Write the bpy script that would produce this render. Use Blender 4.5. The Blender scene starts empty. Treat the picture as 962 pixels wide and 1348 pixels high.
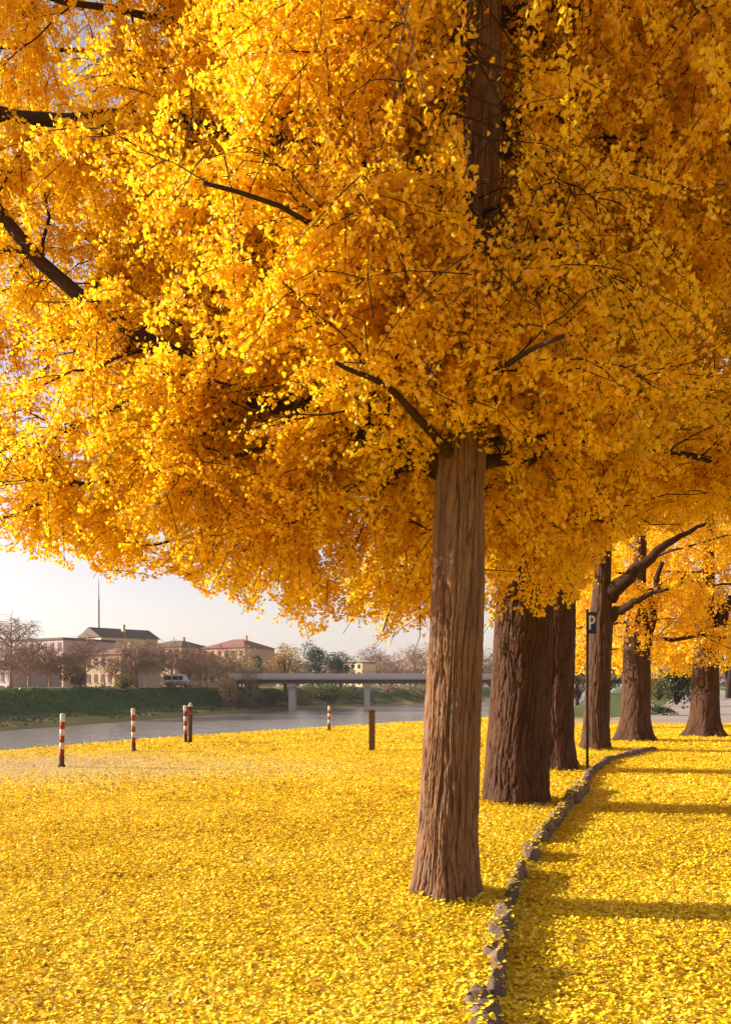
import bpy, math, random
import numpy as np
from mathutils import Vector
PI = math.pi
rng = np.random.default_rng(7)
random.seed(7)
S = bpy.context.scene
C = S.collection
F, CX, HY, EYE = 1050.0, 481.0, 903.0, 1.6      # focal length and horizon of the photograph, in its pixels

def at(x, y, Y):
    return np.array([(x-CX)/F*Y, Y, EYE+(HY-y)/F*Y])

# ------------------------------------------------------------------ noise
def _hash(ix, iy, iz, seed):
    h = (ix*374761393 + iy*668265263 + iz*2147483647 + seed*974634777) & 0xffffffff
    h = ((h ^ (h >> 13))*1274126177) & 0xffffffff
    h = h ^ (h >> 16)
    return (h & 0xffff)/65535.0

def vnoise(p, seed=0):
    p = np.asarray(p, float)
    i = np.floor(p).astype(np.int64); f = p-i
    f = f*f*(3-2*f)
    r = 0
    for dx in (0, 1):
        for dy in (0, 1):
            for dz in (0, 1):
                w = (f[..., 0] if dx else 1-f[..., 0])*(f[..., 1] if dy else 1-f[..., 1])*(f[..., 2] if dz else 1-f[..., 2])
                r = r + w*_hash(i[..., 0]+dx, i[..., 1]+dy, i[..., 2]+dz, seed)
    return r

def fbm(p, oct=3, seed=0):
    r, a, s = 0, .5, 0
    p = np.asarray(p, float)
    for k in range(oct):
        r = r+a*vnoise(p*(2**k), seed+k*17); s += a; a *= .5
    return r/s

# ------------------------------------------------------------------ mesh helpers
def np_mesh(name, verts, faces, mat=None, smooth=False, attrs=None):
    """faces: one (M,k) int array or a list of them"""
    if not isinstance(faces, list):
        faces = [faces]
    faces = [np.asarray(f, np.int32) for f in faces if len(f)]
    me = bpy.data.meshes.new(name)
    verts = np.asarray(verts, np.float32)
    me.vertices.add(len(verts)); me.vertices.foreach_set('co', verts.ravel())
    loops = np.concatenate([f.ravel() for f in faces])
    tot = np.concatenate([np.full(len(f), f.shape[1], np.int32) for f in faces])
    st = np.concatenate([[0], np.cumsum(tot)[:-1]]).astype(np.int32)
    me.loops.add(len(loops)); me.loops.foreach_set('vertex_index', loops)
    me.polygons.add(len(tot)); me.polygons.foreach_set('loop_start', st)
    me.polygons.foreach_set('use_smooth', np.full(len(tot), bool(smooth)))
    for k, (dom, val) in (attrs or {}).items():
        a = me.attributes.new(k, 'FLOAT', dom); a.data.foreach_set('value', np.asarray(val, np.float32))
    me.update(calc_edges=True); me.validate()
    if mat: me.materials.append(mat)
    return me

def thing(name, label, cat, loc=(0, 0, 0), group=None, rz=0):
    o = bpy.data.objects.new(name, None); C.objects.link(o)
    o.empty_display_size = .3
    o.location = loc; o.rotation_euler = (0, 0, rz)
    o['label'] = label; o['category'] = cat
    if group: o['group'] = group
    return o

def part(name, parent, verts, faces, mat, smooth=False, attrs=None, local=False):
    verts = np.asarray(verts, float)
    if parent is not None and not local:
        root = parent
        off = np.zeros(3)
        while root is not None:
            off = off+np.array(root.location); root = root.parent
        verts = verts-off
    me = np_mesh(name, verts, faces, mat, smooth, attrs)
    o = bpy.data.objects.new(name, me); C.objects.link(o)
    o.parent = parent
    return o

def tag(o, label, cat, group=None):
    o['label'] = label; o['category'] = cat
    if group: o['group'] = group
    return o

def tubes(P, R, sides=4, cap=True):
    """P (N,K,3), R (N,K) -> verts, quad faces"""
    P = np.asarray(P, float); R = np.asarray(R, float)
    if P.ndim == 2: P = P[None]; R = R[None]
    N, K, _ = P.shape
    T = np.gradient(P, axis=1); T /= np.linalg.norm(T, axis=2, keepdims=True)+1e-9
    mean = T.mean(1); ref = np.where(np.abs(mean[:, 2:3]) > .75, np.array([[1., 0, 0]]), np.array([[0, 0, 1.]]))
    A = np.cross(T, ref[:, None, :]); A /= np.linalg.norm(A, axis=2, keepdims=True)+1e-9
    B = np.cross(T, A)
    a = np.arange(sides)*2*PI/sides
    V = P[:, :, None, :] + R[:, :, None, None]*(A[:, :, None, :]*np.cos(a)[None, None, :, None]+B[:, :, None, :]*np.sin(a)[None, None, :, None])
    n = np.arange(N)[:, None, None]; k = np.arange(K-1)[None, :, None]; s = np.arange(sides)[None, None, :]
    i0 = (n*K+k)*sides+s; i1 = (n*K+k)*sides+(s+1) % sides
    Fq = np.stack([i0, i0+sides, i1+sides, i1], -1).reshape(-1, 4)
    fs = [Fq]
    if cap:
        base = (np.arange(N)*K)[:, None]*sides
        fs.append(base+np.arange(sides)[None, :]); fs.append(base+(K-1)*sides+np.arange(sides)[None, ::-1])
    return V.reshape(-1, 3), fs

def merge(items):
    V, groups, off = [], {}, 0
    for v, fs in items:
        v = np.asarray(v, float)
        for f in (fs if isinstance(fs, list) else [fs]):
            f = np.asarray(f)
            if len(f): groups.setdefault(f.shape[1], []).append(f+off)
        V.append(v); off += len(v)
    return np.concatenate(V), [np.concatenate(g) for g in groups.values()]

def box(x0, x1, y0, y1, z0, z1):
    v = np.array([[x, y, z] for z in (z0, z1) for y in (y0, y1) for x in (x0, x1)], float)
    f = np.array([[0, 2, 3, 1], [4, 5, 7, 6], [0, 1, 5, 4], [2, 6, 7, 3], [0, 4, 6, 2], [1, 3, 7, 5]])
    return v, [f]

def resample(pts, K):
    pts = np.asarray(pts, float)
    d = np.concatenate([[0], np.cumsum(np.linalg.norm(np.diff(pts, axis=0), axis=1))])
    t = np.linspace(0, d[-1], K)
    # smooth twice
    q = np.stack([np.interp(t, d, pts[:, i]) for i in range(3)], 1)
    for _ in range(2):
        q[1:-1] = .25*q[:-2]+.5*q[1:-1]+.25*q[2:]
    return q

# ------------------------------------------------------------------ materials
class NT:
    def __init__(s, name):
        s.m = bpy.data.materials.new(name); s.m.use_nodes = True
        s.t = s.m.node_tree; s.t.nodes.clear()
        s.out = s.n('ShaderNodeOutputMaterial')
    def n(s, typ, **kw):
        nd = s.t.nodes.new(typ)
        for k, v in kw.items():
            if k.startswith('i_'):
                key = k[2:].replace('_', ' ')
                nd.inputs[key].default_value = v
            else: setattr(nd, k, v)
        return nd
    def l(s, a, b): s.t.links.new(a, b)
    def ramp(s, fac, stops, interp='LINEAR'):
        r = s.n('ShaderNodeValToRGB'); e = r.color_ramp.elements
        r.color_ramp.interpolation = interp
        while len(e) < len(stops): e.new(.5)
        for el, (p, c) in zip(e, stops):
            el.position = p; el.color = tuple(c)+((1,) if len(c) == 3 else ())
        s.l(fac, r.inputs[0]); return r.outputs[0]
    def mix(s, fac, a, b, mode='MIX'):
        m = s.n('ShaderNodeMix', data_type='RGBA', blend_type=mode)
        if isinstance(fac, (int, float)): m.inputs[0].default_value = fac
        else: s.l(fac, m.inputs[0])
        for v, i in ((a, 6), (b, 7)):
            if isinstance(v, tuple): m.inputs[i].default_value = v+((1,) if len(v) == 3 else ())
            else: s.l(v, m.inputs[i])
        return m.outputs[2]
    def math(s, op, a, b=0.):
        m = s.n('ShaderNodeMath', operation=op)
        for v, i in ((a, 0), (b, 1)):
            if isinstance(v, (int, float)): m.inputs[i].default_value = v
            else: s.l(v, m.inputs[i])
        return m.outputs[0]
    def noise(s, vec, scale, detail=4, rough=.55):
        t = s.n('ShaderNodeTexNoise', i_Scale=scale, i_Detail=detail, i_Roughness=rough)
        if vec is not None: s.l(vec, t.inputs['Vector'])
        return t.outputs['Fac']
    def obj(s, scale=(1, 1, 1)):
        c = s.n('ShaderNodeTexCoord'); m = s.n('ShaderNodeMapping'); m.inputs['Scale'].default_value = scale
        s.l(c.outputs['Object'], m.inputs['Vector']); return m.outputs[0]
    def attr(s, name):
        a = s.n('ShaderNodeAttribute', attribute_name=name); return a.outputs['Fac']
    def bump(s, h, strength=.5, dist=.02):
        b = s.n('ShaderNodeBump', i_Strength=strength, i_Distance=dist); s.l(h, b.inputs['Height']); return b.outputs[0]
    def bsdf(s, color, rough=.8, normal=None, spec=.3, metal=0.):
        p = s.n('ShaderNodeBsdfPrincipled')
        for v, k in ((color, 'Base Color'), (rough, 'Roughness')):
            if isinstance(v, tuple): p.inputs[k].default_value = v+((1,) if len(v) == 3 else ())
            elif isinstance(v, (int, float)): p.inputs[k].default_value = v
            else: s.l(v, p.inputs[k])
        p.inputs['Specular IOR Level'].default_value = spec
        p.inputs['Metallic'].default_value = metal
        if normal is not None: s.l(normal, p.inputs['Normal'])
        s.l(p.outputs[0], s.out.inputs[0]); return p

def leaf_mat(name, stops, trans=.58, gloss=.025):
    k = NT(name)
    col = k.ramp(k.attr('tint'), stops)
    d = k.n('ShaderNodeBsdfDiffuse'); t = k.n('ShaderNodeBsdfTranslucent'); g = k.n('ShaderNodeBsdfGlossy', i_Roughness=.4)
    k.l(col, d.inputs[0]); k.l(col, t.inputs[0])
    m = k.n('ShaderNodeMixShader'); m.inputs[0].default_value = trans
    k.l(d.outputs[0], m.inputs[1]); k.l(t.outputs[0], m.inputs[2])
    m2 = k.n('ShaderNodeMixShader'); m2.inputs[0].default_value = gloss
    k.l(m.outputs[0], m2.inputs[1]); k.l(g.outputs[0], m2.inputs[2])
    k.l(m2.outputs[0], k.out.inputs[0])
    return k.m

def bark_mat(name, lo, hi, sc=(14, 14, 2.2), bump=.9, relief=False):
    k = NT(name)
    n1 = k.noise(k.obj(sc), 1.6, 6, .65)
    n2 = k.noise(k.obj((3, 3, 1.2)), 1.5, 3)
    n3 = k.noise(k.obj((60, 60, 22)), 1.5, 4, .7)
    mid = tuple(.5*(a+b) for a, b in zip(lo, hi))
    c = k.ramp(k.math('ADD', k.math('MULTIPLY', n1, .55), k.math('MULTIPLY', k.attr('ridge'), .45)) if relief else n1, [(.25, lo), (.5, mid), (.75, hi)])
    c = k.mix(k.math('MULTIPLY', n2, .5), c, tuple(v*.6 for v in hi))
    n5 = k.noise(k.obj((5, 5, 3)), 1.7, 5, .7)
    c = k.mix(k.ramp(n5, [(.56, (0, 0, 0)), (.68, (.55, .55, .55))]), c, (hi[0]*.8, hi[0]*.68, hi[0]*.52))
    c = k.mix(.45, c, k.ramp(n3, [(.3, (.5, .5, .5)), (.7, (1.15, 1.1, 1.05))]), 'MULTIPLY')
    h = k.math('ADD', n1, k.math('MULTIPLY', n3, .35))
    k.bsdf(c, .9, k.bump(h, bump*.6, .02), .12)
    return k.m

def plain(name, col, rough=.7, var=.25, sc=3., metal=0., bump=.0, spec=.3):
    k = NT(name)
    n = k.noise(k.obj(), sc, 5, .6)
    c = k.mix(k.math('MULTIPLY', n, var*2), col, tuple(v*.55 for v in col))
    k.bsdf(c, rough, k.bump(n, bump, .02) if bump else None, spec, metal)
    return k.m

GOLD = [(0, (.72, .40, .008)), (.3, (.87, .535, .009)), (.7, (.93, .645, .012)), (1, (.95, .78, .05))]
OLIVE = [(0, (.52, .38, .010)), (.35, (.80, .52, .010)), (.7, (.89, .61, .012)), (1, (.93, .73, .05))]
M = {}
M['leaf_gold'] = leaf_mat('ginkgo_leaf_gold', GOLD)
M['leaf_olive'] = leaf_mat('ginkgo_leaf_turning', OLIVE)
M['leaf_fallen'] = leaf_mat('fallen_leaf', [(0, (.20, .09, .03)), (.07, (.36, .18, .03)), (.13, (.62, .38, .012)), (.4, (.80, .57, .014)), (.75, (.87, .68, .02)), (1, (.93, .78, .12))], .2, .04)
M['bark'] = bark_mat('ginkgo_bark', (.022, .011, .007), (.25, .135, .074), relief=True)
M['bark_shade'] = bark_mat('shaded_ginkgo_bark', (.012, .006, .004), (.10, .051, .031), relief=True)  # bark colour darkened to stand for shade on the farther trunks
M['limb'] = bark_mat('limb_bark', (.02, .010, .008), (.075, .038, .026))
M['twig'] = plain('twig_bark', (.035, .016, .011), .9)
M['bare_twig'] = plain('bare_twig_bark', (.34, .205, .13), .9)
M['stone'] = (lambda k: (k.bsdf(k.mix(k.noise(k.obj(), 5, 5), (.04, .026, .02), (.28, .19, .145)), .92,
              k.bump(k.noise(k.obj(), 22, 6, .7), .8, .03), .15), k.m)[1])(NT('kerb_stone'))
M['red'] = plain('red_paint', (.33, .04, .025), .65, .5, 14)
M['white'] = plain('white_paint', (.66, .60, .55), .65, .4, 14)
M['rust'] = plain('rusty_metal', (.10, .045, .028), .8, .3, 12)
M['wood'] = plain('weathered_wood', (.14, .085, .05), .9, .4, 8, bump=.4)
M['grey_metal'] = plain('grey_metal', (.20, .19, .18), .5, .2, 8, .4)
M['dark_metal'] = plain('dark_metal', (.045, .035, .03), .55, .2, 8)
M['sign_blue'] = plain('sign_dark_blue', (.010, .016, .10), .4, .1)
M['sign_white'] = plain('sign_white', (.68, .72, .82), .4, .05)
M['concrete'] = plain('bridge_concrete', (.58, .50, .46), .85, .25, .6)
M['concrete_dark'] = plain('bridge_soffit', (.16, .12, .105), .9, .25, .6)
M['glass'] = plain('window_glass', (.03, .028, .03), .15, .2)
M['shutter'] = plain('brown_shutter', (.11, .06, .045), .8)
M['roof_red'] = plain('red_roof_tiles', (.26, .115, .10), .9, .3, 2)
M['roof_dark'] = plain('dark_roof', (.14, .10, .09), .9, .3, 2)
M['cream'] = plain('cream_render', (.72, .57, .35), .9, .12, 1)
M['salmon'] = plain('salmon_render', (.60, .36, .25), .9, .12, 1)
M['lavender'] = plain('pale_grey_render', (.42, .35, .35), .9, .12, 1)
M['brownwall'] = plain('ochre_brown_render', (.50, .34, .21), .9, .15, 1)
M['mauve'] = plain('mauve_render', (.46, .34, .31), .9, .15, 1)
M['van_white'] = plain('van_white', (.78, .77, .76), .35, .05)
M['tyre'] = plain('tyre_rubber', (.02, .02, .02), .9)

# ------------------------------------------------------------------ the lie of the land
def X_edge(Y): return np.interp(Y, [-200, 0, 10, 17, 21.3, 25, 31, 36, 45, 60, 100, 150, 260, 400, 2500], [-40, -13, -10.8, -9.7, -8.0, -5.9, -1.4, 2.7, 8.5, 16, 30, 44, 82, 130, 800])
def X_far(Y): return np.interp(Y, [-200, -50, 40, 82, 98, 121, 146, 160, 172, 200, 260, 400, 2500], [-110, -68, -47, -37.6, -33, -26.6, -21, -12, -2, 14, 48, 100, 760])
KY = [-2, 0, 2.5, 3.78, 4.46, 5.6, 6.8, 8.1, 10.4, 12.4, 14.4, 17.3, 19.3, 21.5]
KX = [.15, .25, .42, .58, .72, .97, 1.28, 1.69, 2.54, 3.3, 4.0, 5.26, 6.7, 9.0]
def X_kerb(Y): return np.interp(Y, KY, KX)
def sst(a, b, x):
    t = np.clip((x-a)/(b-a), 0, 1); return t*t*(3-2*t)
TREES = [(.60, 6.05), (2.05, 10.95), (3.62, 15.5), (5.72, 19.9), (7.85, 23.3), (10.75, 25.3)]; TRAD = [.25, .46, .48, .36, .5, .52]
def ground_z(x, y):
    x = np.asarray(x, float); y = np.asarray(y, float)
    sl = (X_edge(y+.5)-X_edge(y-.5)); d = (x-X_edge(y))/np.sqrt(1+sl*sl)
    slf = (X_far(y+2)-X_far(y-2))/4; e = (X_far(y)-x)/np.sqrt(1+slf*slf)
    near = -4.5*sst(0, -9, d)
    drop = np.interp(y, [-5, 11, 16, 20.5], [.045, .045, .035, 0.])
    near = near-drop*sst(-.02, .10, x-X_kerb(y))
    und = (fbm(np.stack([x*.6, y*.6, 0*x], -1), 2, 3)-.5)*.05*np.exp(-(x*x+y*y)/1500)
    p = np.array([-4.5, -4.5, -3.4, -2.75, -2.35, -2.2, -.4, 1.0, 1.35, 1.4, 1.4]); q = np.array([-9999, -9, -2, 0, 1, 5, 9, 12, 14, 18, 9999])
    far = np.interp(e, q, p)
    far = far+(fbm(np.stack([x*.25, y*.25, 0*x], -1), 3, 5)-.5)*.5*sst(2, 6, e)*(1-sst(14, 18, e))
    for (tx, ty), tr in zip(TREES, TRAD):
        und = und+.035*np.exp(-(np.clip(np.hypot(x-tx, y-ty)-tr, 0, 9)/.16)**2)
    return np.where(d > -11, np.maximum(near, far), far)+und

def spaced(lo, a, b, hi, step, grow=1.22):
    mid = np.arange(a, b+1e-6, step)
    out, s, v = [], step, b
    while v < hi: s = min(s*grow, 120); v += s; out.append(v)
    left, s, v = [], step, a
    while v > lo: s = min(s*grow, 120); v -= s; left.append(v)
    return np.concatenate([left[::-1], mid, out])
gx = spaced(-2200, -10, 11, 2200, .11, 1.06); gy = spaced(-300, 2.0, 24, 2400, .12, 1.05)
GX, GY = np.meshgrid(gx, gy)
GZ = ground_z(GX, GY)
nx, ny = len(gx), len(gy)
ii = np.arange(ny-1)[:, None]*nx+np.arange(nx-1)[None, :]
gf = np.stack([ii, ii+1, ii+nx+1, ii+nx], -1).reshape(-1, 4)
sl = X_edge(GY+.5)-X_edge(GY-.5); dE = (GX-X_edge(GY))/np.sqrt(1+sl*sl)
def leaf_cover(x, y):
    c = np.ones_like(x)
    sl = X_edge(y+.5)-X_edge(y-.5); d = (x-X_edge(y))/np.sqrt(1+sl*sl)
    # thin cover on the bare earth by the river posts
    c -= .85*np.exp(-((x+6.5)/4.4)**2-((y-16)/3.6)**2)
    c -= .30*np.exp(-((x+1.5)/2.5)**2-((y-15.5)/1.6)**2)
    c -= .25*np.exp(-((x-5.2)/1.2)**2-((y-9.2)/.9)**2)
    c -= .22*np.exp(-((x+1.4)/.8)**2-((y-4.2)/.45)**2)
    c -= .12*np.exp(-((x-6.5)/2)**2-((y-13)/1.2)**2)
    c *= sst(-.6, .3, d)
    c *= 1-sst(33.2, 34.2, y+(x-11)*.05)*sst(7, 8.5, x)
    c *= 1-sst(38, 44, y)
    return np.clip(c, 0, 1)
cov = leaf_cover(GX, GY)
slf = (X_far(GY+2)-X_far(GY-2))/4; eF = (X_far(GY)-GX)/np.sqrt(1+slf*slf)
grass = np.where(eF > -5, .55+.45*sst(4, 6, eF)-.7*sst(13, 15, eF), sst(-.5, -2, dE)*.6+sst(36, 42, GY)*.9)
grass = np.clip(grass, 0, 1)

k = NT('leaf_strewn_ground')
oc = k.obj()
vor = k.n('ShaderNodeTexVoronoi', i_Scale=24.); k.l(oc, vor.inputs['Vector'])
sep = k.n('ShaderNodeSeparateColor'); k.l(vor.outputs['Color'], sep.inputs[0])
big = k.noise(oc, .9, 4)
lc = k.ramp(sep.outputs[0], [(0, (.30, .14, .03)), (.06, (.55, .30, .02)), (.2, (.72, .48, .015)), (.7, (.84, .62, .02)), (1, (.90, .74, .10))])
lc = k.mix(k.math('MULTIPLY', big, .35), lc, (.74, .44, .02))
soil = k.ramp(k.noise(oc, 7, 6, .7), [(.3, (.36, .23, .09)), (.7, (.60, .42, .18))])
grs = k.ramp(k.noise(oc, 1.3, 6, .7), [(.3, (.018, .044, .007)), (.55, (.042, .092, .013)), (.8, (.10, .15, .028))])
base = k.mix(k.attr('grass'), soil, grs)
thr = k.math('ADD', k.math('MULTIPLY', sep.outputs[1], .8), k.math('MULTIPLY', big, .35))
sel = k.math('GREATER_THAN', k.math('ADD', k.attr('cover'), .08), thr)
sel = k.math('MULTIPLY', sel, k.math('GREATER_THAN', k.attr('cover'), .03))
col = k.mix(sel, base, lc)
k.bsdf(col, .85, k.bump(k.math('ADD', vor.outputs['Distance'], k.noise(oc, 30, 3)), .7, .03), .2)
M['ground'] = k.m
g = part('ground', None, np.stack([GX, GY, GZ], -1).reshape(-1, 3), gf, M['ground'], True,
         {'cover': ('POINT', cov.ravel()), 'grass': ('POINT', grass.ravel())})
g['kind'] = 'structure'

k = NT('river_water')
oc = k.obj((1, .45, 1))
h = k.math('ADD', k.noise(oc, .9, 4, .6), k.math('MULTIPLY', k.noise(oc, .12, 3), 1.5))
k.bsdf((.25, .22, .20), .16, k.bump(h, .8, .3), .5)
w = part('river', None, [[-130, -150, -3], [900, -150, -3], [1600, 2300, -3], [-130, 2300, -3]], np.array([[0, 1, 2, 3]]), k.m)
w['kind'] = 'structure'

# road running off to the right behind the trees
rc = np.array([[-10+26, 35.5], [21, 44], [27, 58], [36, 80], [52, 120], [90, 210], [140, 330]])
def ribbon(cl, w, z, K=60):
    p = resample(np.c_[cl, np.zeros(len(cl))], K)
    t = np.gradient(p, axis=0); t /= np.linalg.norm(t, axis=1, keepdims=True)
    n = np.stack([-t[:, 1], t[:, 0], 0*t[:, 0]], 1)
    a, b = p+n*w, p-n*w
    V = np.concatenate([a, b]); V[:, 2] = ground_z(V[:, 0], V[:, 1])+z
    i = np.arange(K-1)
    return V, np.stack([i, i+K, i+K+1, i+1], 1), a, b
k = NT('pale_asphalt')
oc = k.obj()
k.bsdf(k.ramp(k.noise(oc, 1.2, 6, .7), [(.3, (.27, .215, .19)), (.7, (.40, .33, .29))]), .9, k.bump(k.noise(oc, 40, 3), .3, .01), .2)
M['road'] = k.m
V, fq, ra, rb = ribbon(rc, 5.2, .012)
o = part('road', None, V, fq, M['road'], True); o['kind'] = 'structure'
V, fq, _, _ = ribbon(np.array([[9, 35.0], [13, 34.6], [18, 34.2], [26, 33.4], [40, 32]]), 1.2, .016, 24)
o = part('path', None, V, fq, M['road'], True); o['kind'] = 'structure'

# ------------------------------------------------------------------ trunks
def trunk_mesh(cl, rad, zs, nth, amp, seed, freq=9., flute=.0, fh=.35, nfl=6):
    """cl(z)->(x,y); rad(z); ridged, fissured bark as real relief"""
    zs = np.asarray(zs); th = np.arange(nth)*2*PI/nth
    Z, T = np.meshgrid(zs, th, indexing='ij')
    r0 = rad(Z)
    wob = (vnoise(np.stack([np.cos(T)*2+seed, np.sin(T)*2, Z*1.2], -1), seed)-.5)*1.6
    sc = freq
    # long plates parted by narrow wandering fissures
    wz = (vnoise(np.stack([np.cos(T)*4, np.sin(T)*4, Z*3.1], -1), seed+4)-.5)
    tw = T+wob*.16+wz*.16
    q = np.stack([np.cos(tw)*sc*.55, np.sin(tw)*sc*.55, Z*2.2+wob*.6], -1)
    n1 = vnoise(q, seed+1); n2 = vnoise(q*np.array([1.9, 1.9, 1.7])+7, seed+2); n3 = vnoise(q*np.array([4.5, 4.5, 9.]), seed+3)
    g1 = np.clip(np.abs(2*n1-1)*3.6, 0, 1)**.8; g2 = np.clip(np.abs(2*n2-1)*3.2, 0, 1)
    n4 = vnoise(q*np.array([1.5, 1.5, 6.5])+3, seed+5); g3 = np.clip(np.abs(2*n4-1)*4.5, 0, 1)      # cross cracks
    ridge = (.62*g1+.38*g2)*(.72+.28*g3)
    d = amp*(.8*(g3-.8)+1.9*(g1-.75)+.95*(g2-.75)+.55*(n3-.5)+.5*(n2-.5))
    lump = (vnoise(np.stack([np.cos(T)*1.3, np.sin(T)*1.3, Z*.8], -1), seed+7)-.5)*.10*r0
    fl = flute*np.exp(-(Z-zs[0])/fh)*(.6+.4*np.cos(T*nfl+seed)+.35*np.cos(T*(nfl-2)+seed*2.3))
    R = r0+d+lump+fl
    cx, cy = cl(Z)
    V = np.stack([cx+R*np.cos(T), cy+R*np.sin(T), Z], -1).reshape(-1, 3)
    n, m = len(zs), nth
    i = np.arange(n-1)[:, None]*m; j = np.arange(m)[None, :]
    fq = np.stack([i+j, i+(j+1) % m, i+m+(j+1) % m, i+m+j], -1).reshape(-1, 4)
    return V, [fq], ridge.ravel()

# ------------------------------------------------------------------ tree growth
SUN_EL = math.radians(17.); SUN_H = np.array([-.985, .15]); SUN_H /= np.linalg.norm(SUN_H)
TANEL = math.tan(SUN_EL)
def hem(x, y):
    """lowest height of the foliage over a spot of ground"""
    h = np.interp(x, [-9, -6, -3.2, -2.6, -1.9, -1.1, -.5, .3, 1.5, 2.3, 3.0, 4.5, 9], [4.6, 3.6, 2.85, 2.72, 2.5, 2.18, 2.16, 2.05, 2.35, 2.42, 2.9, 3.5, 3.6])
    h = h+np.clip(y-7.5, 0, 4)*.10
    h2 = 1.95+np.clip(6.5-x, 0, 9)*.12
    # pruned higher on the path side of the row
    xr = np.interp(y, [6, 10.95, 15.5, 19.9, 23.3, 26], [1.6, 2.65, 3.75, 5.72, 7.85, 9])
    h = h+sst(.15, .9, x-xr)*np.maximum(0, 1.75+.19*np.maximum(y, 8)-h)
    w = sst(19.6, 22.5, y)
    h = h*(1-w)+h2*w
    h = np.maximum(h, np.where(y < 6.6, np.interp(y, [3, 5.4, 6.1, 6.6], [4.2, 3.3, 3.0, 2.0]), 0))
    h = np.maximum(h, TANEL*(.46*y+.35-x)/1.07+.25)
    n = vnoise(np.stack([x*1.7, y*1.7, 0*x], -1), 91)
    return h+(n-.45)*.5

def grow(base, cl, limbs, seed, n_branch, n_twig, blen=(.8, 1.9), tlen=(.3, .8), droop=.35):
    """limbs: list of (points(K,3), r0, r1). returns branch tubes, twig polylines, all in world space"""
    g = np.random.default_rng(seed)
    Bs, BR = [], []
    for pts, r0, r1 in limbs:
        K = len(pts); T = np.gradient(pts, axis=0); T /= np.linalg.norm(T, axis=1, keepdims=True)
        L = np.linalg.norm(np.diff(pts, axis=0), axis=1).sum()
        nb = max(11 if r0 < .023 else 4, int(n_branch*L/4.))
        t = g.uniform(.03, 1., nb)**.9
        f = t*(K-1); i = np.minimum(f.astype(int), K-2); w = (f-i)[:, None]
        o = pts[i]*(1-w)+pts[i+1]*w; tg = T[i]
        d = g.normal(size=(nb, 3)); d[:, 2] *= .65
        d -= (d*tg).sum(1, keepdims=True)*tg; d /= np.linalg.norm(d, axis=1, keepdims=True)
        d = d*.85+tg*g.uniform(.25, .9, (nb, 1)); d /= np.linalg.norm(d, axis=1, keepdims=True)
        ln = g.uniform(*blen, nb)*(1.1-.45*t)
        s = np.linspace(0, 1, 7)
        P = o[:, None, :]+d[:, None, :]*(ln[:, None]*s)[:, :, None]
        P[:, :, 2] -= (droop*ln*g.uniform(.2, 1.3, nb))[:, None]*s**2
        P += (g.normal(size=P.shape)*.035*ln[:, None, None])*s[None, :, None]
        Bs.append(P); BR.append((np.clip(r0*(1-t)+r1*t, .012, .05)*.42)[:, None]*(1-.75*s)[None, :])
    B = np.concatenate(Bs); BRr = np.concatenate(BR)
    N = len(B)
    nt = N*n_twig
    bi = np.repeat(np.arange(N), n_twig)
    t = g.uniform(.08, 1., nt); f = t*6; i = np.minimum(f.astype(int), 5); w = (f-i)[:, None]
    o = B[bi, i]*(1-w)+B[bi, i+1]*w; tg = B[bi, i+1]-B[bi, i]; tg /= np.linalg.norm(tg, axis=1, keepdims=True)
    d = g.normal(size=(nt, 3)); d[:, 2] *= .8
    d = d/np.linalg.norm(d, axis=1, keepdims=True)*.9+tg*.6+np.array([0, 0, -.12]); d /= np.linalg.norm(d, axis=1, keepdims=True)
    ln = g.uniform(*tlen, nt)
    s = np.linspace(0, 1, 5)
    Tw = o[:, None, :]+d[:, None, :]*(ln[:, None]*s)[:, :, None]
    Tw[:, :, 2] -= (ln*g.uniform(.1, .7, nt))[:, None]*s**2
    Tw += g.normal(size=Tw.shape)*.02*s[None, :, None]
    return B, BRr, Tw

def leaves_on(Tw, per_m, g, size, spread=.05):
    ln = np.linalg.norm(Tw[:, -1]-Tw[:, 0], axis=1)
    cnt = np.maximum(1, (ln*per_m*g.uniform(.55, 1.45, len(Tw))).astype(int))
    ti = np.repeat(np.arange(len(Tw)), cnt); n = len(ti)
    t = g.uniform(.1, 1.02, n); t = np.round(t*9)/9+g.normal(size=n)*.012     # spurs: leaves in bunches
    t = np.clip(t, 0, 1)
    K = Tw.shape[1]
    f = t*(K-1); i = np.minimum(f.astype(int), K-2); w = (f-i)[:, None]
    o = Tw[ti, i]*(1-w)+Tw[ti, i+1]*w
    d = g.normal(size=(n, 3)); d[:, 2] -= .45; d /= np.linalg.norm(d, axis=1, keepdims=True)
    o = o+d*g.uniform(.2, 1.2, (n, 1))*spread
    return o, d, g.uniform(*size, n)

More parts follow.
